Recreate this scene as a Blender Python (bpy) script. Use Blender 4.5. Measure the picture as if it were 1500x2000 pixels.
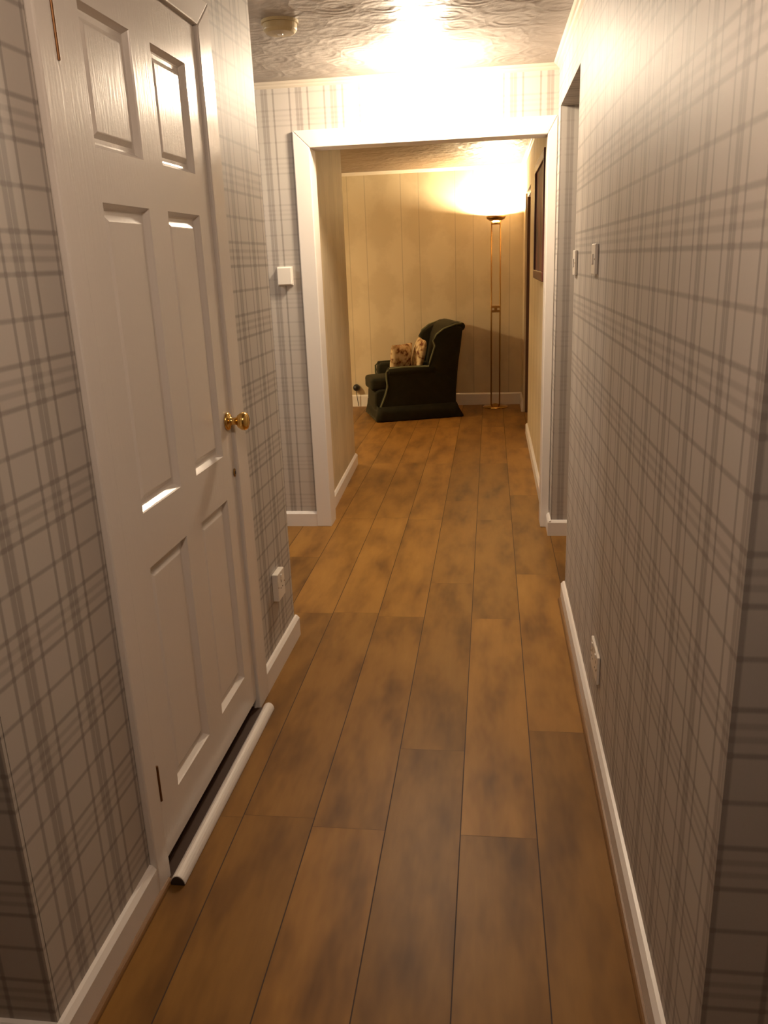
import bpy, bmesh, math, random
from mathutils import Vector, Matrix
random.seed(7)
for o in list(bpy.data.objects): bpy.data.objects.remove(o, do_unlink=True)
scn = bpy.context.scene
COL = scn.collection

# ------------------------------------------------------------------ camera
cd = bpy.data.cameras.new('camera'); cam = bpy.data.objects.new('camera', cd); COL.objects.link(cam)
cd.sensor_fit = 'VERTICAL'; cd.sensor_height = 36.0; cd.lens = 28.635; cd.clip_start = 0.02
Rr = Vector((0.99158471, 0.12396632, -0.03731107)); Uu = Vector((-0.00116683, 0.29675281, 0.95495361)); Ff = Vector((-0.12945426, 0.94687387, -0.2944002))
cam.matrix_world = Matrix(((Rr.x, Uu.x, -Ff.x, 0), (Rr.y, Uu.y, -Ff.y, 0), (Rr.z, Uu.z, -Ff.z, 1.38), (0, 0, 0, 1)))
scn.camera = cam

# ------------------------------------------------------------------ exposure, world, lamp powers
scn.view_settings.view_transform = 'Standard'
scn.view_settings.look = 'None'
scn.view_settings.gamma = 1.0
scn.view_settings.use_curve_mapping = False
scn.view_settings.exposure = 0.0
w = bpy.data.worlds.new('world'); scn.world = w; w.use_nodes = True
w.node_tree.nodes['Background'].inputs[0].default_value = (0.02, 0.018, 0.015, 1)
HALL_LAMP = 26.0          # ceiling light of the hall (watts)
HALL_COL = (1.0, 0.80, 0.58)
NEAR_FILL = 10.5           # added fill light over the near hall, unseen
NEAR_COL = (1.0, 0.75, 0.56)
SIDE_FILL = 9.0           # added fill light in the side hallway on the left, unseen
SIDE_COL = (0.98, 0.90, 0.80)
FLOOR_LAMP = 110.0         # brass uplighter
FLOOR_COL = (1.0, 0.78, 0.48)
LIVING_FILL = 40.0        # added living room fill light, out of view on the left
LIVING_COL = (1.0, 0.76, 0.42)

# ------------------------------------------------------------------ helpers
def obj(name, bm, mat, parent=None, smooth=False, bevel=0, loc=None, rotz=None, subsurf=0, seg=2):
    me = bpy.data.meshes.new(name)
    bmesh.ops.recalc_face_normals(bm, faces=bm.faces)
    bm.to_mesh(me); bm.free()
    o = bpy.data.objects.new(name, me); COL.objects.link(o)
    if mat: me.materials.append(mat)
    if smooth:
        for p in me.polygons: p.use_smooth = True
    if parent: o.parent = parent
    if loc: o.location = loc
    if rotz is not None: o.rotation_euler = (0, 0, rotz)
    if bevel:
        m = o.modifiers.new('bevel', 'BEVEL'); m.width = bevel; m.segments = seg; m.limit_method = 'ANGLE'; m.angle_limit = 0.7
    if subsurf:
        m = o.modifiers.new('subsurf', 'SUBSURF'); m.levels = subsurf; m.render_levels = subsurf
    return o
def struct(o, label=None):
    o['kind'] = 'structure'
    if label: o['label'] = label
    return o
def tag(o, label, cat, group=None):
    o['label'] = label; o['category'] = cat
    if group: o['group'] = group
    return o
def empty(name, loc, rotz=0):
    o = bpy.data.objects.new(name, None); COL.objects.link(o); o.location = loc; o.rotation_euler = (0, 0, rotz)
    o.empty_display_size = 0.1
    return o
def box(bm, x0, x1, y0, y1, z0, z1):
    vs = [bm.verts.new(p) for p in ((x0,y0,z0),(x1,y0,z0),(x1,y1,z0),(x0,y1,z0),(x0,y0,z1),(x1,y0,z1),(x1,y1,z1),(x0,y1,z1))]
    for f in ((0,3,2,1),(4,5,6,7),(0,1,5,4),(1,2,6,5),(2,3,7,6),(3,0,4,7)): bm.faces.new([vs[i] for i in f])
    return vs
def BX(*boxes):
    bm = bmesh.new()
    for b in boxes: box(bm, *b)
    return bm
def prism(bm, pts, axis, a, b):
    """extrude a closed 2d outline along an axis from a to b; pts are the two other coordinates"""
    def mk(p, t):
        if axis == 'x': return (t, p[0], p[1])
        if axis == 'y': return (p[0], t, p[1])
        return (p[0], p[1], t)
    A = [bm.verts.new(mk(p, a)) for p in pts]; B = [bm.verts.new(mk(p, b)) for p in pts]
    n = len(pts)
    for i in range(n): bm.faces.new((A[i], A[(i+1) % n], B[(i+1) % n], B[i]))
    bm.faces.new(A); bm.faces.new(B[::-1])
def lathe(prof, seg=32, axis='z', origin=(0,0,0)):
    bm = bmesh.new(); rings = []
    for r, h in prof:
        ring = []
        for i in range(seg):
            a = 2*math.pi*i/seg; c, s = math.cos(a)*r, math.sin(a)*r
            p = (c, s, h) if axis == 'z' else ((h, c, s) if axis == 'x' else (c, h, s))
            ring.append(bm.verts.new((p[0]+origin[0], p[1]+origin[1], p[2]+origin[2])))
        rings.append(ring)
    for a, b in zip(rings, rings[1:]):
        for i in range(seg): bm.faces.new((a[i], a[(i+1) % seg], b[(i+1) % seg], b[i]))
    bm.faces.new(rings[0]); bm.faces.new(rings[-1])
    bmesh.ops.remove_doubles(bm, verts=bm.verts, dist=1e-5)
    return bm
def tube(pts, r, seg=8):
    bm = bmesh.new(); rings = []
    pts = [Vector(p) for p in pts]
    for i, p in enumerate(pts):
        d = (pts[min(i+1, len(pts)-1)] - pts[max(i-1, 0)]).normalized()
        up = Vector((0,0,1)) if abs(d.z) < .9 else Vector((0,1,0))
        a = d.cross(up).normalized(); b = d.cross(a).normalized()
        rr = r[i] if isinstance(r, (list, tuple)) else r
        rings.append([bm.verts.new(p + (a*math.cos(2*math.pi*k/seg) + b*math.sin(2*math.pi*k/seg))*rr) for k in range(seg)])
    for a, b in zip(rings, rings[1:]):
        for i in range(seg): bm.faces.new((a[i], a[(i+1) % seg], b[(i+1) % seg], b[i]))
    bm.faces.new(rings[0]); bm.faces.new(rings[-1])
    return bm

# ------------------------------------------------------------------ materials
def mat_base(name, col=(.8,.8,.8), rough=.5, metal=0, spec=.5):
    m = bpy.data.materials.new(name); m.use_nodes = True
    b = m.node_tree.nodes['Principled BSDF']
    b.inputs['Base Color'].default_value = (*col, 1); b.inputs['Roughness'].default_value = rough
    b.inputs['Metallic'].default_value = metal; b.inputs['Specular IOR Level'].default_value = spec
    return m, m.node_tree, b
class N:
    """tiny expression builder over math nodes"""
    def __init__(s, nt): s.nt = nt
    def m(s, op, a, b=None, c=None):
        n = s.nt.nodes.new('ShaderNodeMath'); n.operation = op
        for i, v in enumerate((a, b, c)):
            if v is None: continue
            if isinstance(v, (int, float)): n.inputs[i].default_value = v
            else: s.nt.links.new(v, n.inputs[i])
        return n.outputs[0]
    def band(s, t, centre, half, soft):
        d = s.m('ABSOLUTE', s.m('SUBTRACT', t, centre))
        r = s.nt.nodes.new('ShaderNodeMapRange'); r.interpolation_type = 'SMOOTHSTEP'
        s.nt.links.new(d, r.inputs[0])
        r.inputs[1].default_value = half + soft; r.inputs[2].default_value = max(half - soft, 0); r.inputs[3].default_value = 0; r.inputs[4].default_value = 1
        return r.outputs[0]
    def per(s, v, phase, period):
        """distance to the nearest repeat centre"""
        q = s.m('DIVIDE', s.m('SUBTRACT', v, phase), period)
        return s.m('MULTIPLY', s.m('ABSOLUTE', s.m('SUBTRACT', s.m('FRACT', s.m('ADD', q, 0.5)), 0.5)), period)
    def mix(s, f, a, b, typ='MIX'):
        n = s.nt.nodes.new('ShaderNodeMix'); n.data_type = 'RGBA'; n.blend_type = typ
        if isinstance(f, (int, float)): n.inputs[0].default_value = f
        else: s.nt.links.new(f, n.inputs[0])
        for i, v in ((6, a), (7, b)):
            if isinstance(v, tuple): n.inputs[i].default_value = (*v, 1)
            else: s.nt.links.new(v, n.inputs[i])
        return n.outputs[2]
    def noise(s, vec, scale, detail=3, rough=.5):
        n = s.nt.nodes.new('ShaderNodeTexNoise'); n.inputs['Scale'].default_value = scale; n.inputs['Detail'].default_value = detail
        n.inputs['Roughness'].default_value = rough
        s.nt.links.new(vec, n.inputs['Vector']); return n.outputs[0]
    def coords(s):
        t = s.nt.nodes.new('ShaderNodeTexCoord'); x = s.nt.nodes.new('ShaderNodeSeparateXYZ')
        s.nt.links.new(t.outputs['Object'], x.inputs[0]); return t.outputs['Object'], x.outputs[0], x.outputs[1], x.outputs[2]
    def scale(s, vec, v):
        n = s.nt.nodes.new('ShaderNodeVectorMath'); n.operation = 'MULTIPLY'; s.nt.links.new(vec, n.inputs[0]); n.inputs[1].default_value = v
        return n.outputs[0]
    def bump(s, h, bsdf, strength, dist=.01):
        n = s.nt.nodes.new('ShaderNodeBump'); n.inputs['Strength'].default_value = strength; n.inputs['Distance'].default_value = dist
        s.nt.links.new(h, n.inputs['Height']); s.nt.links.new(n.outputs[0], bsdf.inputs['Normal'])

PAPER = (.47, .425, .385)
STRIPE = (.270, .240, .215)
def plaid(name, axis, phase, hs=1.0):
    m, nt, b = mat_base(name, rough=.55, spec=.35); n = N(nt); vec, x, y, z = n.coords()
    u = y if axis == 'y' else x
    tu = n.per(u, phase, .168); tz = n.per(z, 1.415, .212)
    thick = n.m('MULTIPLY', n.band(tu, 0, .0155, .003), .75)
    hair = n.m('MULTIPLY', n.band(tu, 0, .0012, .001), -.55)
    thin = n.m('MULTIPLY', n.band(tu, .044, .0042, .0020), .85)
    mv = n.m('ADD', n.m('ADD', thick, hair), thin)
    halo = n.m('MULTIPLY', n.band(tu, .0285, .007, .006), -.16)
    h1 = n.m('MULTIPLY', n.band(tz, .034, .0042, .0028), .85)
    h2 = n.m('MULTIPLY', n.band(tz, .010, .0050, .003), .50)
    h3 = n.m('MULTIPLY', n.band(tz, .106, .0040, .0028), .80)
    mh = n.m('MULTIPLY', n.m('ADD', n.m('ADD', h1, h2), h3), hs)
    tot = n.m('ADD', n.m('ADD', mv, halo), n.m('MULTIPLY', mh, n.m('SUBTRACT', 1.0, n.m('MULTIPLY', mv, .45))))
    weave = n.noise(n.scale(vec, (60, 60, 9)), 10, 2)
    tot = n.m('ADD', n.m('MULTIPLY', tot, .86), n.m('MULTIPLY', n.m('SUBTRACT', weave, .5), .22))
    tone = n.mix(n.noise(vec, 7, 2), (.52, .47, .435), (.505, .475, .415))
    nt.links.new(n.mix(tot, tone, STRIPE), b.inputs['Base Color'])
    n.bump(weave, b, .05, .002)
    return m
plaid_left = plaid('plaid_wallpaper_left', 'y', 1.322)
plaid_right = plaid('plaid_wallpaper_right', 'y', 1.152)
plaid_far = plaid('plaid_wallpaper_far', 'x', -.905, .42)
plaid_passage = plaid('plaid_wallpaper_passage', 'x', .352, .25)
plaid_near = plaid('plaid_wallpaper_near', 'x', .435)

def cream(name, axis):
    m, nt, b = mat_base(name, rough=.5, spec=.4); n = N(nt); vec, x, y, z = n.coords()
    u = y if axis == 'y' else x
    cu = n.m('COSINE', n.m('MULTIPLY', n.m('SUBTRACT', u, -1.02), 2*math.pi/.36))
    cz = n.m('COSINE', n.m('MULTIPLY', z, 2*math.pi/.56))
    prod = n.m('MULTIPLY', n.m('ADD', cu, cz), .8)
    nz = n.noise(vec, 16, 4, .6)
    v = n.m('ADD', prod, n.m('MULTIPLY', n.m('SUBTRACT', nz, .5), 2.2))
    r = nt.nodes.new('ShaderNodeMapRange'); r.interpolation_type = 'SMOOTHSTEP'; nt.links.new(v, r.inputs[0]); r.inputs[1].default_value = -.8; r.inputs[2].default_value = .8
    col = n.mix(n.m('MULTIPLY', r.outputs[0], .6), (.63, .53, .36), (.505, .41, .265))
    l1 = n.band(n.per(u, -1.16, .50), 0, .0035, .003); l2 = n.band(n.per(u, -1.325, .50), 0, .0035, .003)
    ln = n.m('MULTIPLY', n.m('ADD', l1, l2), .42)
    col = n.mix(ln, col, (.24, .20, .15))
    nt.links.new(col, b.inputs['Base Color']); n.bump(nz, b, .12, .004)
    return m
cream_back = cream('cream_damask_wallpaper', 'x')
cream_side = cream('cream_damask_wallpaper_side', 'y')

white, nt, b = mat_base('white_gloss_paint', (.74, .69, .64), .22); n = N(nt); vec, x, y, z = n.coords()
n.bump(n.noise(n.scale(vec, (14, 14, 1.6)), 9, 3), b, .10, .004)
white_trim, nt, b = mat_base('white_satin_trim', (.78, .73, .68), .35); n = N(nt); vec, x, y, z = n.coords()
n.bump(n.noise(vec, 30, 2), b, .03, .003)
plastic, nt, b = mat_base('white_plastic', (.80, .75, .68), .35)
plastic_cream, nt, b = mat_base('aged_cream_plastic', (.50, .40, .22), .4)
n = N(nt); vec, x, y, z = n.coords(); n.bump(n.noise(vec, 60, 2), b, .02, .002)
gap_dark, nt, b = mat_base('dark_gap', (.03, .015, .008), .8)
threshold_shade_m, nt, b = mat_base('shade_brown_threshold', (.045, .018, .007), .6)
black_plastic, nt, b = mat_base('black_plastic', (.012, .011, .012), .4)
brass, nt, b = mat_base('polished_brass', (.80, .52, .16), .18, 1.0); n = N(nt); vec, x, y, z = n.coords()
n.bump(n.noise(vec, 80, 2), b, .04, .001)
brass_dull, nt, b = mat_base('dull_brass', (.36, .20, .06), .38, 1.0)

def artex(name, col, scale, strength, rough):
    m, nt, b = mat_base(name, col, rough, spec=.5); n = N(nt); vec, x, y, z = n.coords()
    v = nt.nodes.new('ShaderNodeTexVoronoi'); v.inputs['Scale'].default_value = scale; v.inputs['Randomness'].default_value = .7
    wv = nt.nodes.new('ShaderNodeTexNoise'); wv.inputs['Scale'].default_value = 5
    nt.links.new(vec, wv.inputs['Vector']); nt.links.new(vec, v.inputs['Vector'])
    swirl = n.m('SINE', n.m('MULTIPLY', v.outputs['Distance'], 30.0 if scale > 4 else 26.0))
    h = n.m('ADD', n.m('MULTIPLY', swirl, .10), n.m('MULTIPLY', v.outputs['Distance'], 1.6))
    h = n.m('ADD', h, n.m('MULTIPLY', n.noise(vec, 16, 4), 1.6))
    n.bump(h, b, strength, .012)
    t = n.mix(n.noise(vec, 9, 3), tuple(c*.86 for c in col), col); nt.links.new(t, b.inputs['Base Color'])
    return m
artex_hall = artex('swirled_ceiling_plaster', (.43, .385, .345), 6.5, .32, .36)
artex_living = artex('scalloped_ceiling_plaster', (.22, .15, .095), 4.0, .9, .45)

# floor laminate: one mesh, one quad per plank with its own tint
wood, nt, b = mat_base('oak_laminate', rough=.45, spec=.22); n = N(nt); vec, x, y, z = n.coords()
at = nt.nodes.new('ShaderNodeAttribute'); at.attribute_name = 'plank'; at.attribute_type = 'GEOMETRY'
sp = nt.nodes.new('ShaderNodeSeparateColor'); nt.links.new(at.outputs['Color'], sp.inputs[0])
off = nt.nodes.new('ShaderNodeCombineXYZ'); nt.links.new(n.m('MULTIPLY', sp.outputs[1], 17.0), off.inputs[0]); nt.links.new(n.m('MULTIPLY', sp.outputs[2], 23.0), off.inputs[1])
va = nt.nodes.new('ShaderNodeVectorMath'); va.operation = 'ADD'; nt.links.new(vec, va.inputs[0]); nt.links.new(off.outputs[0], va.inputs[1])
g1 = n.noise(n.scale(va.outputs[0], (9, 1.1, 1)), 9, 6, .65)
g2 = n.noise(n.scale(va.outputs[0], (7.5, 2.1, 1)), 1.25, 3, .55)
def ramp(nt, fac, stops):
    r = nt.nodes.new('ShaderNodeValToRGB'); nt.links.new(fac, r.inputs[0]); e = r.color_ramp.elements
    e[0].position, e[0].color = stops[0][0], (*stops[0][1], 1); e[1].position, e[1].color = stops[-1][0], (*stops[-1][1], 1)
    for p, c in stops[1:-1]:
        q = e.new(p); q.color = (*c, 1)
    return r.outputs[0]
colw = ramp(nt, g2, [(.26, (.105, .046, .009)), (.40, (.205, .097, .019)), (.56, (.305, .150, .030)), (.75, (.36, .185, .040))])
colw = n.mix(n.m('MULTIPLY', g1, .45), colw, (.19, .088, .025))
tint = n.m('ADD', .80, n.m('MULTIPLY', sp.outputs[0], .34))
cc = nt.nodes.new('ShaderNodeCombineColor')
for i in range(3): nt.links.new(tint, cc.inputs[i])
colw = n.mix(1.0, colw, cc.outputs[0], 'MULTIPLY')
nt.links.new(colw, b.inputs['Base Color']); n.bump(g1, b, .06, .003)
seam, nt, b = mat_base('plank_seam', (.045, .020, .008), .7)

bead, nt, b = mat_base('oak_beading', (.22, .11, .035), .45); n = N(nt); vec, x, y, z = n.coords()
nt.links.new(n.mix(n.noise(n.scale(vec, (30, 2, 30)), 8, 4), (.15, .07, .022), (.26, .135, .045)), b.inputs['Base Color'])
darkwood, nt, b = mat_base('dark_brown_wood', (.10, .045, .018), .4); n = N(nt); vec, x, y, z = n.coords()
nt.links.new(n.mix(n.noise(n.scale(vec, (20, 20, 2)), 6, 4), (.07, .030, .012), (.15, .065, .026)), b.inputs['Base Color'])
redwood, nt, b = mat_base('dark_red_frame', (.085, .018, .012), .4)
velvet, nt, b = mat_base('dark_green_velvet', (.030, .036, .020), .85, spec=.2); n = N(nt); vec, x, y, z = n.coords()
nt.links.new(n.mix(n.noise(vec, 14, 3), (.012, .0105, .0045), (.026, .0235, .011)), b.inputs['Base Color'])
b.inputs['Sheen Weight'].default_value = .15; b.inputs['Sheen Tint'].default_value = (.45, .38, .2, 1); b.inputs['Sheen Roughness'].default_value = .4
velvet_light, nt, b = mat_base('green_piping', (.13, .13, .07), .8, spec=.2)
cush, nt, b = mat_base('cream_pattern_fabric', (.6, .48, .3), .85, spec=.1); n = N(nt); vec, x, y, z = n.coords()
nt.links.new(ramp(nt, n.noise(vec, 22, 2, .5), [(.36, (.16, .055, .025)), (.45, (.46, .30, .15)), (.58, (.68, .52, .30))]), b.inputs['Base Color'])
def glow(name, col, strength):
    m = bpy.data.materials.new(name); m.use_nodes = True; nt = m.node_tree; nt.nodes.clear()
    e = nt.nodes.new('ShaderNodeEmission'); e.inputs[0].default_value = (*col, 1); e.inputs[1].default_value = strength
    o = nt.nodes.new('ShaderNodeOutputMaterial'); nt.links.new(e.outputs[0], o.inputs[0]); return m
def lamp(name, loc, power, col, radius, parent=None):
    l = bpy.data.lights.new(name, 'POINT'); l.energy = power; l.color = col; l.shadow_soft_size = radius
    o = bpy.data.objects.new(name, l); COL.objects.link(o); o.location = loc
    if parent: o.parent = parent
    return o

# ------------------------------------------------------------------ structure
CZ = 2.205                # hall ceiling
XR = 0.3074               # right wall face
YF = 4.19                 # far wall face
XL0, SL = -0.7924, 0.01514   # left wall face: x = XL0 + SL*y
LROT = -math.atan(SL)
def Lx(y): return XL0 + SL*y
LL = dict(loc=(XL0, 0, 0), rotz=LROT)       # local frame of the left wall: x out of the wall, y along it

# floor
W0, PW = 0.1161, 0.18973
bm = bmesh.new(); cl = bm.loops.layers.color.new('plank')
g = .0014
PL = 1.29
rnd = random.Random(3)
joint = {0: 1.715, -1: 2.08, -2: 1.718, -3: 3.04, -4: 3.03, -5: 2.4, -6: 2.1, 1: 2.2, 2: 1.2}
tints = {}
for k in range(-20, 10):
    xa, xb = W0 + (k-1)*PW, W0 + k*PW
    j = joint.get(k, rnd.uniform(0, PL))
    y = j - PL*5
    i = 0
    while y < 8.1:
        ya, yb = max(y, -3.2), min(y+PL, 8.1)
        y += PL; i += 1
        if yb <= ya: continue
        c = (rnd.random(), rnd.random(), rnd.random(), 1)
        if k in (-4, -5, -3, -2) and ya > 2.9: c = (.75 + .25*c[0], c[1], c[2], 1)
        vs = [bm.verts.new(p) for p in ((xa+g, ya+.0004, 0), (xb-g, ya+.0004, 0), (xb-g, yb-.0004, 0), (xa+g, yb-.0004, 0))]
        f = bm.faces.new(vs)
        for l in f.loops: l[cl] = c
nq = len(bm.faces)
vs = [bm.verts.new(p) for p in ((-4.2, -3.2, -.0012), (2.2, -3.2, -.0012), (2.2, 8.1, -.0012), (-4.2, 8.1, -.0012))]
bm.faces.new(vs).material_index = 1
vs = box(bm, -4.2, 2.2, -3.2, 8.1, -.1, -.0013)
me = bpy.data.meshes.new('floor'); bm.to_mesh(me); bm.free(); me.materials.append(wood); me.materials.append(seam)
for i, p in enumerate(me.polygons):
    if i > nq: p.material_index = 1
fl = bpy.data.objects.new('floor', me); COL.objects.link(fl); struct(fl)

# ceilings
struct(obj('ceiling', BX((-4.2, 2.2, -3.2, 4.27, CZ, CZ+.1)), artex_hall))
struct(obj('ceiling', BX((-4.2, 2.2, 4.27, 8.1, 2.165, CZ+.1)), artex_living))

# left wall (own frame)
DU0, DU1 = 1.514, 2.275      # door opening
struct(obj('wall_left', BX((-.12, 0, 1.060, DU0, 0, CZ), (-.12, 0, DU1, 2.815, 0, CZ), (-.12, 0, DU0, DU1, 1.975, CZ)), plaid_left, **LL))
struct(obj('wall_near_left', BX((Lx(1.056)-.125, Lx(1.056), 1.05, 1.0575, 0, CZ), (-2.6, Lx(1.056)-.125, 1.05, 1.17, 0, CZ)), plaid_near))
struct(obj('wall_side_hall', BX((-3.1, Lx(2.8)-.122, 2.70, 2.815, 0, CZ)), plaid_far))
struct(obj('wall_side_end', BX((-3.2, -3.1, 2.70, 4.27, 0, CZ)), plaid_left))
struct(obj('wall_closet', BX((-1.6, -.92, 1.19, 1.23, 0, CZ), (-1.6, -.92, 2.6, 2.66, 0, CZ), (-1.64, -1.6, 1.19, 2.66, 0, CZ)), plaid_left))
# right wall
struct(obj('wall_right', BX((XR, XR+.12, .976, 3.205, 0, CZ), (XR, XR+.12, 3.205, 4.052, 2.008, CZ), (XR, XR+.12, 4.052, YF+.1, 0, CZ)), plaid_right))
struct(obj('wall_near_right', BX((XR, XR+.12, .97, .976, 0, CZ), (XR+.12, 2.1, .97, 1.09, 0, CZ)), plaid_near))
struct(obj('wall_passage', BX((XR, XR+.12, 4.045, 4.052, 0, 2.008), (XR+.12, 1.5, 4.045, 4.15, 0, 2.008), (XR+.12, 1.5, 3.10, 3.205, 0, 2.008)), plaid_passage))
struct(obj('wall_passage_end', BX((1.5, 1.6, 3.1, 4.15, 0, 2.008)), plaid_right))
struct(obj('ceiling', BX((XR+.12, 1.6, 3.10, 4.15, 2.008, 2.10)), artex_hall))
# near hall behind the camera
struct(obj('wall_back_hall', BX((-2.7, 2.2, -3.1, -3.0, 0, CZ)), plaid_far))
struct(obj('wall_near_end', BX((-2.7, -2.6, -3.0, 1.17, 0, CZ), (2.1, 2.2, -3.0, 1.09, 0, CZ)), plaid_left))
# far wall with the cased opening
OX0, OX1, OZ = -.862, .262, 1.912
struct(obj('wall_far', BX((-3.1, OX0-.012, YF, YF+.1, 0, CZ), (OX0-.012, XR, YF, YF+.1, OZ+.012, CZ)), plaid_far))
# living room
bm = bmesh.new(); prism(bm, [(-.912, YF+.1), (-.952, 5.57), (-1.07, 5.57), (-1.07, YF+.1)], 'z', 0, 2.165)
struct(obj('wall_living_left', bm, cream_side))
struct(obj('wall_living_front', BX((-4.1, -1.07, 5.45, 5.57, 0, 2.165)), cream_back))
struct(obj('wall_living_back', BX((-4.1, .42, 8.0, 8.1, 0, 2.165)), cream_back))
struct(obj('wall_living_side', BX((-4.2, -4.1, 5.45, 8.1, 0, 2.165)), cream_side))
XLR = .298
struct(obj('wall_living_right', BX((XLR, XLR+.12, YF+.1, 6.62, 0, 2.165), (XLR, XLR+.12, 6.62, 7.56, 1.885, 2.165), (XLR, XLR+.12, 7.56, 8.0, 0, 2.165)), cream_side))
# dark inner door of the living room
d2 = empty('door_2', (XLR+.035, 6.64, 0)); struct(d2)
obj('door_frame', BX((-.02, .06, -.02, .03, 0, 1.885), (-.02, .06, .89, .92, 0, 1.885), (-.02, .06, .03, .89, 1.855, 1.885)), darkwood, d2, bevel=.003)
obj('door_leaf', BX((.012, .05, .03, .89, .005, 1.853)), darkwood, d2, bevel=.003)

# casing of the opening (trim_1)
t1 = empty('trim_1', ((OX0+OX1)/2, YF, 0)); struct(t1)
cx = (OX0+OX1)/2
def local(o, parent): o.parent = parent; o.matrix_parent_inverse = Matrix.Translation(-Vector(parent.location)); return o
ct = .020
bm = bmesh.new()
# mitred architrave: left, head, right
def arch(bm, pts):
    prism(bm, pts, 'y', YF-ct, YF)
A0, A1, AZ = -.942, XR-.001, 1.990
arch(bm, [(A0, 0), (OX0, 0), (OX0, OZ), (A0, AZ)])
arch(bm, [(A0, AZ), (OX0, OZ), (OX1, OZ), (A1, AZ)])
arch(bm, [(OX1, 0), (A1, 0), (A1, AZ), (OX1, OZ)])
local(obj('architrave', bm, white_trim, bevel=.004), t1)
local(obj('lining', BX((OX0-.012, OX0, YF-.004, YF+.115, 0, OZ+.012), (OX1, OX1+.02, YF-.004, YF+.115, 0, OZ+.012), (OX0, OX1, YF-.004, YF+.115, OZ, OZ+.012)), white_trim, bevel=.002), t1)

# skirting boards: face profile with a rounded top
SK = .084
def skirt(name, p0, p1, h=SK, t=.016, inward=(0,0), mat=None):
    """box with chamfered top running p0->p1, thickness t towards 'inward'"""
    bm = bmesh.new(); ix, iy = inward
    prof = [(0, 0), (t, 0), (t, h-.012), (t*.45, h-.002), (0, h)]
    A = [bm.verts.new((p0[0]+ix*a, p0[1]+iy*a, z)) for a, z in prof]; B = [bm.verts.new((p1[0]+ix*a, p1[1]+iy*a, z)) for a, z in prof]
    for i in range(5): bm.faces.new((A[i], A[(i+1) % 5], B[(i+1) % 5], B[i]))
    bm.faces.new(A); bm.faces.new(B[::-1])
    return struct(obj(name, bm, mat or white_trim))
def beading(name, p0, p1, inward, r=.012, off=.016):
    bm = bmesh.new(); ix, iy = inward
    prof = [(off, .0005)] + [(off + r*math.cos(a*math.pi/8), .0005 + r*math.sin(a*math.pi/8)) for a in range(5)]
    A = [bm.verts.new((p0[0]+ix*a, p0[1]+iy*a, z)) for a, z in prof]; B = [bm.verts.new((p1[0]+ix*a, p1[1]+iy*a, z)) for a, z in prof]
    k = len(prof)
    for i in range(k): bm.faces.new((A[i], A[(i+1) % k], B[(i+1) % k], B[i]))
    bm.faces.new(A); bm.faces.new(B[::-1])
    return struct(obj(name, bm, bead))
nl = (1, -SL)
skirt('baseboard_left', (Lx(1.04), 1.04), (Lx(1.455), 1.455), inward=nl)
skirt('baseboard_left', (Lx(2.372), 2.372), (Lx(2.83), 2.83), inward=nl)
beading('trim_2', (Lx(1.03), 1.03), (Lx(1.50), 1.50), nl)
skirt('baseboard_right', (XR, .955), (XR, 3.22), h=.080, inward=(-1, 0))
beading('trim_3', (XR, .955), (XR, 3.205), (-1, 0))
skirt('baseboard_near_left', (-2.6, 1.05), (Lx(1.05)+.016, 1.05), inward=(0, -1))
skirt('baseboard_near_right', (XR-.016, .97), (2.1, .97), inward=(0, -1))
skirt('baseboard_far', (-3.1, YF), (A0, YF), h=.082, inward=(0, -1))
skirt('baseboard_passage', (XR-.014, 4.045), (1.5, 4.045), h=.082, inward=(0, -1))
skirt('baseboard_return', (XR, 4.031), (XR, YF-ct), h=.082, inward=(-1, 0))
skirt('baseboard_living_left', (-.912, YF+.115), (-.9525, 5.585), h=.082, inward=(1, 0))
skirt('baseboard_living_right', (XLR, YF+.115), (XLR, 6.615), h=.082, inward=(-1, 0))
skirt('baseboard_living_back', (-4.1, 8.0), (XLR, 8.0), h=.115, inward=(0, -1))
skirt('baseboard_living_corner', (XLR, 7.565), (XLR, 7.984), h=.115, inward=(-1, 0))

# thin cornice along the far and right walls
def cove(name, p0, p1, inward, top, s=.026, mat=None):
    bm = bmesh.new(); ix, iy = inward
    prof = [(0, 0), (s, 0)] + [(s - s*.75*math.sin(a*math.pi/8), -s + s*(1-.75*(1-math.cos(a*math.pi/8)))*1.0 - (s*.25 if a else 0)) for a in range(1, 4)] + [(0, -s)]
    A = [bm.verts.new((p0[0]+ix*a, p0[1]+iy*a, top+z)) for a, z in prof]; B = [bm.verts.new((p1[0]+ix*a, p1[1]+iy*a, top+z)) for a, z in prof]
    k = len(prof)
    for i in range(k): bm.faces.new((A[i], A[(i+1) % k], B[(i+1) % k], B[i]))
    bm.faces.new(A); bm.faces.new(B[::-1])
    return struct(obj(name, bm, mat or cornice_mat))
cornice_mat, _nt, _b = mat_base('cream_cornice_paint', (.62, .55, .45), .5)
cove('trim_4', (-3.1, YF), (XR, YF), (0, -1), CZ)
cove('trim_5', (XR, .97), (XR, YF-.026), (-1, 0), CZ)
cove('trim_6', (-4.1, 8.0), (XLR, 8.0), (0, -1), 2.165)
cove('trim_7', (XLR, YF+.12), (XLR, 7.97), (-1, 0), 2.165)

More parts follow.
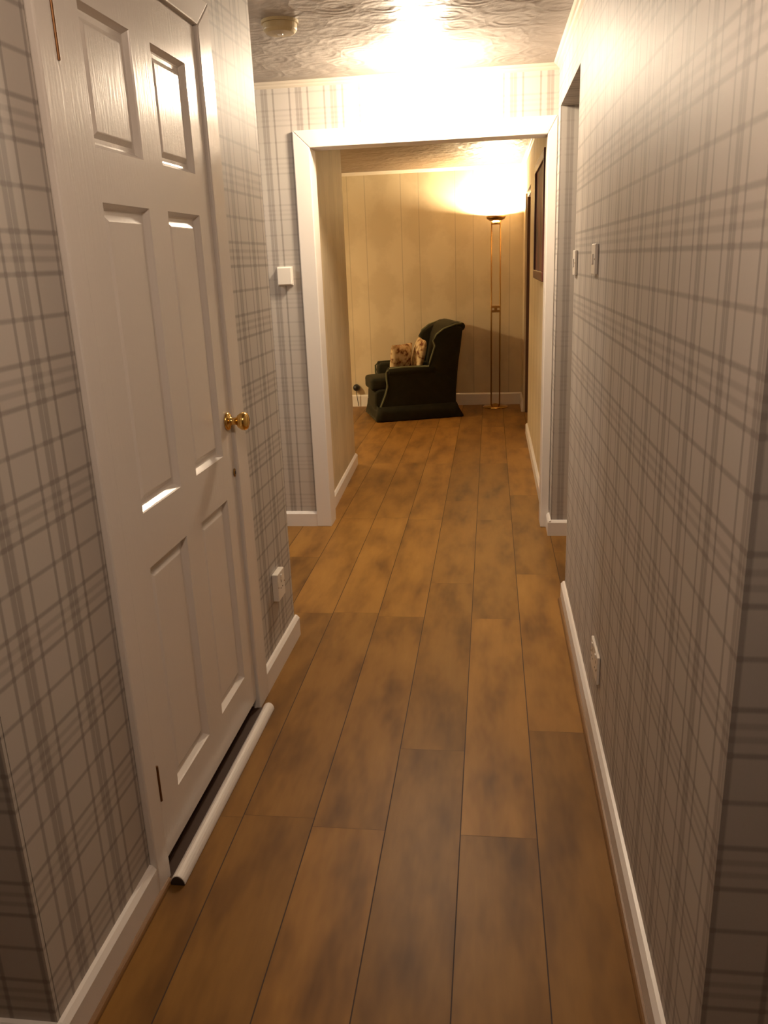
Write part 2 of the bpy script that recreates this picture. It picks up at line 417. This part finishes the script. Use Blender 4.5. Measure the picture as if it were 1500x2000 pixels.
# ------------------------------------------------------------------ the white panelled door (left wall frame)
d1 = empty('door_1', (Lx(DU0), DU0, 0), LROT); struct(d1, 'white gloss six panel door in the left wall')
M1 = Matrix.Translation((0, -(DU0), 0))           # children written with y = distance along the wall
def lobj(name, bm, mat, parent, **k):
    bmesh.ops.transform(bm, matrix=M1, verts=bm.verts)
    return obj(name, bm, mat, parent, **k)
at_ = .018
bm = bmesh.new()
u0, u1, v0, v1, zt, zb = 1.455, DU0+.003, DU1-.003, 2.370, 2.045, 1.972
prism(bm, [(u0, 0), (u1, 0), (u1, zb), (u0, zt)], 'x', 0, at_)
prism(bm, [(u0, zt), (u1, zb), (v0, zb), (v1, zt)], 'x', 0, at_)
prism(bm, [(v0, 0), (v1, 0), (v1, zt), (v0, zb)], 'x', 0, at_)
lobj('architrave', bm, white, d1, bevel=.004)
lobj('frame_lining', BX((-.12, .004, DU0, DU0+.006, 0, 1.975), (-.12, .004, DU1-.006, DU1, 0, 1.975), (-.12, .004, DU0, DU1, 1.969, 1.975)), white, d1)
lobj('threshold_shade', BX((-.12, -.002, DU0, DU1, .0005, .012), (-.002, .0235, 1.495, DU1-.002, .0005, .006)), threshold_shade_m, d1)  # dark brown stands in for the shadow between leaf and draught strip
# leaf: front skin with six sunk, moulded panels, built as nested rectangles
LZ0, LZ1 = .042, 1.966; LU0, LU1 = DU0+.008, DU1-.008
bm = bmesh.new()
cols = [(1.632, 1.862), (1.962, 2.180)]; rows = [(.165, .742), (.864, 1.514), (1.608, 1.868)]
xf, xb = .008, -.030
us = [LU0, cols[0][0], cols[0][1], cols[1][0], cols[1][1], LU1]; zs = [LZ0, rows[0][0], rows[0][1], rows[1][0], rows[1][1], rows[2][0], rows[2][1], LZ1]
V = {}
def vv(x, u, z):
    k = (round(x, 5), round(u, 5), round(z, 5))
    if k not in V: V[k] = bm.verts.new(k)
    return V[k]
for i in range(5):
    for j in range(7):
        ua, ub, za, zb_ = us[i], us[i+1], zs[j], zs[j+1]
        if i in (1, 3) and j in (1, 3, 5):
            steps = [(0, xf), (.003, xf), (.005, xf-.0035), (.0125, xf-.0140), (.016, xf-.015), (.024, xf-.015), (.035, xf-.0085), (.037, xf-.008)]
            prev = None
            for ins, xx in steps:
                ring = [(ua+ins, za+ins), (ub-ins, za+ins), (ub-ins, zb_-ins), (ua+ins, zb_-ins)]
                ring = [vv(xx, a, c) for a, c in ring]
                if prev:
                    for q in range(4): bm.faces.new((prev[q], prev[(q+1) % 4], ring[(q+1) % 4], ring[q]))
                prev = ring
            bm.faces.new(prev)
        else:
            bm.faces.new([vv(xf, ua, za), vv(xf, ub, za), vv(xf, ub, zb_), vv(xf, ua, zb_)])
        bm.faces.new([vv(xb, ua, za), vv(xb, ub, za), vv(xb, ub, zb_), vv(xb, ua, zb_)])
for i in range(5):
    for z in (LZ0, LZ1): bm.faces.new([vv(xf, us[i], z), vv(xf, us[i+1], z), vv(xb, us[i+1], z), vv(xb, us[i], z)])
for j in range(7):
    for u in (LU0, LU1): bm.faces.new([vv(xf, u, zs[j]), vv(xf, u, zs[j+1]), vv(xb, u, zs[j+1]), vv(xb, u, zs[j])])
leaf = lobj('door_leaf', bm, white, d1)
hinge_m, _a, _b = mat_base('tarnished_brass_hinge', (.16, .07, .02), .45, .6)
def hinge(z0, z1, m):
    bm = tube([(.0165, LU0-.002, z0), (.0165, LU0-.002, z1)], .0036, 10)
    h = lobj('hinge', bm, m, leaf, smooth=False)
    return h
hinge(1.738, 1.842, hinge_m)
hinge(.208, .300, hinge_m)
KU, KZ = 2.236, .957
bm = lathe([(.0001, .002), (.026, .002), (.027, .005), (.022, .010), (.012, .012), (.010, .020), (.011, .030), (.019, .036), (.0255, .046), (.0265, .055), (.022, .062), (.012, .066), (.0001, .067)], 32, 'x', (.007, KU, KZ))
kn = lobj('door_knob', bm, brass, leaf, smooth=True); kn['label'] = 'brass knob'
bm = lathe([(.0001, .0015), (.010, .0015), (.010, .004), (.006, .005), (.0001, .003)], 20, 'x', (.0075, 2.256, .800))
bmesh.ops.scale(bm, vec=(1, .8, 1.25), verts=bm.verts, space=Matrix.Translation((0, -2.256, -.8)))
lobj('keyhole', bm, brass_dull, leaf)
bm = lathe([(.0001, .004), (.0045, .004), (.0045, .0052), (.0001, .0053)], 14, 'x', (.0075, 2.256, .800))
lobj('key_slot', bm, gap_dark, leaf)

# white strip along the foot of the door
ds = empty('draught_strip', (Lx(1.9)+.044, 1.89, 0), LROT); tag(ds, 'white rounded draught strip on the floor along the foot of the panelled door', 'draught excluder')
bm = bmesh.new(); prism(bm, [(.0185*math.cos(a*math.pi/10), .001+.024*math.sin(a*math.pi/10)) for a in range(11)], 'y', -.40, .385)
obj('strip', bm, white_trim, ds, smooth=False, bevel=.002)
for yy in (-.402, .385):
    bm = bmesh.new(); prism(bm, [(.017*math.cos(a*math.pi/10), .001+.022*math.sin(a*math.pi/10)) for a in range(11)], 'y', yy, yy+.0025)
    obj('end_cap', bm, gap_dark if yy < 0 else plastic, ds)

# ------------------------------------------------------------------ electrical plates
def plate(name, loc, rotz, wdt, hgt, depth, rockers, kind, label, cat, group=None):
    """local x out of the wall, y along it"""
    e = empty(name, loc, rotz)
    obj('plate', BX((.0005, depth, -wdt/2, wdt/2, -hgt/2, hgt/2)), plastic, e, bevel=.003, seg=3)
    if kind == 'switch':
        for r_ in rockers: obj('rocker', BX((depth-.001, depth+.004, r_-.009, r_+.009, -.015, .015)), plastic, e, bevel=.002)
    else:
        for r_ in rockers:
            for (yy, zz, ww, hh) in ((0, .012, .003, .009), (-.011, -.010, .0065, .004), (.011, -.010, .0065, .004)):
                obj('pin_slot', BX((depth, depth+.0004, r_+yy-ww/2, r_+yy+ww/2, zz-hh/2, zz+hh/2)), gap_dark, e)
            obj('rocker', BX((depth-.001, depth+.003, r_-.006, r_+.006, .026, .037)), plastic, e, bevel=.001)
    for yy in (-wdt*.42, wdt*.42):
        obj('screw', lathe([(.0001, depth), (.003, depth), (.0025, depth+.0008), (.0001, depth+.0008)], 10, 'x', (0, yy, 0)), brass_dull, e)
    return tag(e, label, cat, group)
PI = math.pi
plate('light_switch', (XR, 3.135, 1.348), PI, .086, .086, .010, [0], 'switch', 'white light switch on the right plaid wall, at the corner of the side opening', 'light switch')
plate('light_switch', (XR, 2.555, 1.362), PI, .086, .086, .010, [0], 'switch', 'white light switch on the right plaid wall, nearer one, before the corner', 'light switch')
plate('wall_socket', (XR, 2.19, .250), PI, .146, .086, .009, [-.037, .037], 'socket', 'low double wall socket above the right-hand skirting board', 'socket')
plate('wall_socket', (Lx(2.605), 2.605, .303), LROT, .086, .100, .022, [0], 'socket', 'low white wall socket between the panelled door and the left wall corner', 'socket')
# thermostat
th = empty('thermostat', (-1.028, YF, 1.325), -PI/2); tag(th, 'small white square thermostat on the far plaid wall left of the opening', 'thermostat')
obj('casing', BX((.0005, .026, -.036, .036, -.042, .042)), plastic, th, bevel=.004, seg=3)
obj('base_plate', BX((.0003, .006, -.040, .040, -.046, .046)), plastic, th, bevel=.002)

# smoke alarm
sa = empty('smoke_alarm', (-.742, 3.20, CZ)); tag(sa, 'round cream smoke alarm on the textured hall ceiling', 'smoke alarm')
obj('base', lathe([(.0001, -.0002), (.066, -.0002), (.066, -.010), (.0001, -.010)], 36), plastic_cream, sa, smooth=False)
obj('body', lathe([(.0001, -.010), (.060, -.010), (.060, -.030), (.050, -.040), (.020, -.042), (.0001, -.042)], 36), plastic_cream, sa, smooth=False, bevel=.002)
obj('test_button', lathe([(.0001, -.042), (.010, -.042), (.009, -.045), (.0001, -.045)], 16), plastic, sa)

# ------------------------------------------------------------------ hall ceiling light
HX, HY = -.300, 3.85
cl_ = empty('ceiling_light', (HX, HY, CZ)); tag(cl_, 'glowing flush ceiling light in front of the cased opening', 'ceiling light')
rose_pink, nt_, b_ = mat_base('pale_pink_glass_rim', (.80, .48, .44), .2)
obj('ceiling_rose', lathe([(.0001, -.0003), (.07, -.0003), (.07, -.016), (.0001, -.016)], 36), rose_pink, cl_, smooth=False)
obj('shade', lathe([(.0001, -.016), (.080, -.016), (.086, -.040), (.082, -.072), (.064, -.098), (.036, -.112), (.0001, -.116)], 36), glow('opal_shade_glow', HALL_COL, HALL_LAMP/ (4*math.pi*.0072) ), cl_, smooth=True)
# ------------------------------------------------------------------ near hall and side hallway lights (fill lamps added to brighten the walls, out of view)
def fill_light(name, x, y, power, col, label):
    e = empty(name, (x, y, CZ)); tag(e, label, 'ceiling light')
    obj('ceiling_rose', lathe([(.0001, -.0003), (.09, -.0003), (.09, -.016), (.0001, -.016)], 30), plastic, e)
    obj('shade', lathe([(.0001, -.016), (.08, -.016), (.08, -.045), (.06, -.08), (.0001, -.10)], 30), glow('fill_glow', col, power/(4*math.pi*.0058)), e, smooth=True)
    return e
fill_light('ceiling_light', -.10, .60, NEAR_FILL, NEAR_COL, 'added unseen fill light, round, overhead at the near end of the corridor, before the panelled door')
fill_light('ceiling_light', -2.1, 3.5, SIDE_FILL, SIDE_COL, 'added unseen fill light, round, in the side hallway on the left')
lv = empty('fill_pendant', (-2.7, 6.6, 2.165)); tag(lv, 'added unseen hanging fill light in the living room left of the armchair', 'ceiling light')
obj('cord', tube([(0, 0, -.016), (0, 0, -.52)], .004, 8), plastic, lv)
obj('ceiling_rose', lathe([(.0001, -.0003), (.09, -.0003), (.09, -.016), (.0001, -.016)], 30), plastic, lv)
obj('shade', lathe([(.0001, -.516), (.08, -.516), (.08, -.545), (.06, -.58), (.0001, -.60)], 30), glow('living_fill_glow', LIVING_COL, LIVING_FILL/(4*math.pi*.0058)), lv, smooth=True)

# ------------------------------------------------------------------ brass floor lamp
fp = empty('floor_lamp', (.047, 7.84, 0)); tag(fp, 'tall brass uplighter floor lamp with twin rods in the far corner', 'floor lamp')
obj('base', lathe([(.0001, .001), (.118, .001), (.120, .008), (.112, .014), (.060, .020), (.030, .030), (.012, .036), (.0001, .036)], 40), brass, fp, smooth=True)
for s in (-1, 1):
    obj('rod', tube([(s*.040, 0, .015), (s*.040, 0, 1.70)], .0062, 12), brass_dull, fp, smooth=True)
obj('clamp', BX((-.046, .046, -.011, .011, .885, .905), (-.046, .046, -.011, .011, .925, .945), (-.014, .014, -.014, .014, .905, .925)), brass_dull, fp, bevel=.003)
obj('collar', lathe([(.034, 1.655), (.044, 1.660), (.044, 1.672), (.034, 1.676)], 28), brass, fp, smooth=True)
bulbm = glow('halogen_bulb_glow', FLOOR_COL, FLOOR_LAMP/(4*math.pi*.0007))
obj('bulb', lathe([(.0001, 1.692), (.014, 1.693), (.017, 1.704), (.014, 1.716), (.0001, 1.720)], 24), bulbm, fp, smooth=True)
glassm, nt, b = mat_base('frosted_glass_cup', (.95, .80, .55), .3); b.inputs['Transmission Weight'].default_value = .0
b.inputs['Emission Color'].default_value = (*FLOOR_COL, 1); b.inputs['Emission Strength'].default_value = 30.0
obj('glass_cup', lathe([(.0001, 1.656), (.024, 1.656), (.030, 1.690), (.0001, 1.690)], 24), glassm, fp, smooth=True)
bm = bmesh.new(); prof = [(.032, 1.690), (.050, 1.692), (.088, 1.704), (.092, 1.712), (.088, 1.712), (.050, 1.700), (.034, 1.697)]
bm.free(); bm = lathe([(.033, 1.688), (.052, 1.692), (.078, 1.706), (.086, 1.729)], 40)
# open dish: drop the caps
for f in [f for f in bm.faces if len(f.verts) > 4]: bm.faces.remove(f)
o = obj('dish', bm, brass_dull, fp, smooth=True); sm = o.modifiers.new('s', 'SOLIDIFY'); sm.thickness = .003

# ------------------------------------------------------------------ armchair
AC = empty('armchair', (-.733, 7.52, 0), math.radians(18)); tag(AC, 'dark green velvet wing armchair with a flared skirt in the living room', 'armchair')
HW = .28
def sidepanel(name, pts, ya, yb, mat=velvet, bev=.02, parent=AC, **k):
    bm = bmesh.new(); prism(bm, pts, 'y', ya, yb)
    return obj(name, bm, mat, parent, bevel=bev, seg=4, smooth=True, **k)
# body side (arm) outlines in local x,z ; front is -x
arm = [(-.355, .075), (-.325, .15), (-.275, .27), (-.262, .33), (-.270, .40), (-.262, .452), (-.235, .470), (.16, .462), (.36, .462), (.36, .075)]
for ya, yb in ((-HW, -HW+.11), (HW-.11, HW)):
    a_ = sidepanel('arm', arm, ya, yb)
    yo = ya + .030 if ya < 0 else yb - .030
    obj('arm_roll', tube([(-.258, yo, .438), (-.1, yo, .440), (.16, yo, .438)], .042, 18), velvet, a_, smooth=True, bevel=.008)
# base between the arms
sidepanel('seat_base', [(-.36, .06), (-.375, .16), (-.37, .25), (-.33, .275), (.30, .27), (.30, .06)], -HW+.09, HW-.09)
# seat cushion
bm = bmesh.new(); box(bm, -.400, .20, -.168, .168, .262, .375)
bmesh.ops.subdivide_edges(bm, edges=bm.edges, cuts=3, use_grid_fill=True)
for v in bm.verts: v.co.z += .018*(1-min(1, (abs(v.co.y)/.168)**2))*(1 if v.co.z > .3 else -.3)*(1-min(1, abs((v.co.x+.09)/.3)**3))
obj('seat_cushion', bm, velvet, AC, smooth=True, bevel=.03, seg=4)
# back with rolled top
back = [(.18, .26), (.36, .12), (.385, .40), (.412, .62), (.435, .765), (.440, .795), (.425, .828), (.390, .842), (.34, .835), (.29, .80), (.255, .72), (.21, .50)]
sidepanel('backrest', back, -HW+.03, HW-.03, bev=.025)
# rolled scroll along the top of the back
obj('top_roll', tube([(.412, -HW+.012, .800), (.412, HW-.012, .800)], .038, 20), velvet, AC, smooth=True, bevel=.006)
wing = [(.115, .455), (.135, .54), (.165, .63), (.155, .675), (.150, .705), (.185, .745), (.245, .785), (.36, .815), (.415, .80), (.425, .765), (.405, .62), (.375, .44), (.36, .30), (.20, .40)]
for ya, yb in ((-HW-.002, -HW+.060), (HW-.060, HW+.002)):
    sidepanel('wing', wing, ya, yb, bev=.018)
# piping down the front of each arm and wing
for s in (-1, 1):
    y = s*(HW-.006)
    obj('piping', tube([(-.368, y, .012), (-.350, y, .08), (-.333, y, .14), (-.290, y, .24), (-.270, y, .31), (-.276, y, .38), (-.275, y, .44), (-.245, y, .470), (-.10, y, .475), (.11, y, .468), (.118, y, .50), (.145, y, .58), (.17, y, .65), (.155, y, .69), (.185, y, .745), (.25, y, .79), (.36, y, .825), (.42, y, .828)], .0085, 8), velvet_light, AC, smooth=True)
# flared skirt
bm = bmesh.new()
def rect(x0, x1, yh, z, nx=16, ny=12, wob=0):
    P = []
    per = [((x0 + (x1-x0)*i/nx), -yh) for i in range(nx)] + [(x1, -yh + 2*yh*i/ny) for i in range(ny)] + [((x1 - (x1-x0)*i/nx), yh) for i in range(nx)] + [(x0, yh - 2*yh*i/ny) for i in range(ny)]
    for i, (a, b_) in enumerate(per):
        k = 1 + (wob if i % 2 else -wob)
        P.append(bm.verts.new((a*k if abs(a) > .3 else a, b_*k, z)))
    return P
r0 = rect(-.360, .362, HW+.003, .135); r1 = rect(-.368, .385, HW+.010, .08, wob=.006); r2 = rect(-.385, .425, HW+.022, .008, wob=.016); r3 = rect(-.375, .412, HW+.012, .008, wob=.016); r4 = rect(-.350, .35, HW-.006, .12)
rr = [r0, r1, r2, r3, r4, r0]
for a, b_ in zip(rr, rr[1:]):
    for i in range(len(a)): bm.faces.new((a[i], a[(i+1) % len(a)], b_[(i+1) % len(a)], b_[i]))
obj('skirt', bm, velvet, AC, smooth=True)
for sx in (-.28, .28):
    for sy in (-.24, .24):
        obj('foot', lathe([(.0001, .0005), (.018, .0005), (.022, .07), (.0001, .07)], 14, 'z', (sx, sy, 0)), darkwood, AC)

# scatter cushions (things of their own)
def cushion(size, thick):
    bm = bmesh.new(); nn = 12; G = {}
    for side in (1, -1):
        for i in range(nn+1):
            for j in range(nn+1):
                a, b_ = i/nn*2-1, j/nn*2-1
                e = (1-abs(a)**2.6)*(1-abs(b_)**2.6)
                pin = 1-.07*(1-abs(a*b_))*max(abs(a), abs(b_))**4
                edge = i in (0, nn) or j in (0, nn)
                if edge and side == -1: G[side, i, j] = G[1, i, j]; continue
                G[side, i, j] = bm.verts.new((side*thick/2*max(e, 0)**.55, a*size/2*pin, b_*size/2*pin))
        for i in range(nn):
            for j in range(nn): bm.faces.new((G[side, i, j], G[side, i+1, j], G[side, i+1, j+1], G[side, i, j+1]))
    return bm
def place(name, bm, mat, T, rot, label):
    o = obj(name, bm, mat, None, smooth=True, subsurf=1)
    o.rotation_mode = 'XYZ'
    Mw = AC_M @ Matrix.Translation(T) @ rot
    o.matrix_world = Mw
    return tag(o, label, 'cushion')
AC_M = Matrix.Translation((-.733, 7.52, 0)) @ Matrix.Rotation(math.radians(18), 4, 'Z')
place('scatter_cushion', cushion(.305, .095), cush, (.085, .00, .552), Matrix.Rotation(math.radians(14), 4, 'Y') @ Matrix.Rotation(math.radians(3), 4, 'X'), 'taller cream patterned cushion leaning on the back of the green armchair')
place('scatter_cushion', cushion(.275, .10), cush, (-.090, -.035, .530), Matrix.Rotation(math.radians(-58), 4, 'Z') @ Matrix.Rotation(math.radians(8), 4, 'Y'), 'lower cream patterned cushion standing on the seat of the green armchair in front')

# picture on the right wall past the opening
pc = empty('picture', (XLR, 5.10, 1.575), PI); tag(pc, 'dark red framed picture on the right wall just past the cased opening', 'picture')
H_, W_ = .335, .46
obj('frame', BX((.001, .026, -W_, W_, H_-.05, H_), (.001, .026, -W_, W_, -H_, -H_+.05), (.001, .026, -W_, -W_+.05, -H_+.05, H_-.05), (.001, .026, W_-.05, W_, -H_+.05, H_-.05)), redwood, pc, bevel=.003)
canvas, nt, b = mat_base('dark_canvas', (.12, .03, .02), .6); n = N(nt); vec, x, y, z = n.coords()
nt.links.new(ramp(nt, n.noise(vec, 5, 3), [(.3, (.03, .012, .010)), (.6, (.16, .035, .022)), (.8, (.22, .08, .04))]), b.inputs['Base Color'])
obj('canvas', BX((.001, .014, -W_+.05, W_-.05, -H_+.05, H_-.05)), canvas, pc)

# small black object low on the back wall
pb = empty('plug_adaptor', (-1.318, 8.0, .190), -PI/2); tag(pb, 'small rounded black plug low on the cream back wall left of the armchair', 'plug')
obj('body', lathe([(.0001, .0005), (.030, .0005), (.034, .015), (.030, .045), (.018, .060), (.0001, .062)], 24, 'x'), black_plastic, pb, smooth=True)
obj('cable', tube([(.040, 0, -.02), (.048, .004, -.06), (.040, .010, -.12), (.034, .016, -.183)], .0032, 8), black_plastic, pb, smooth=True)
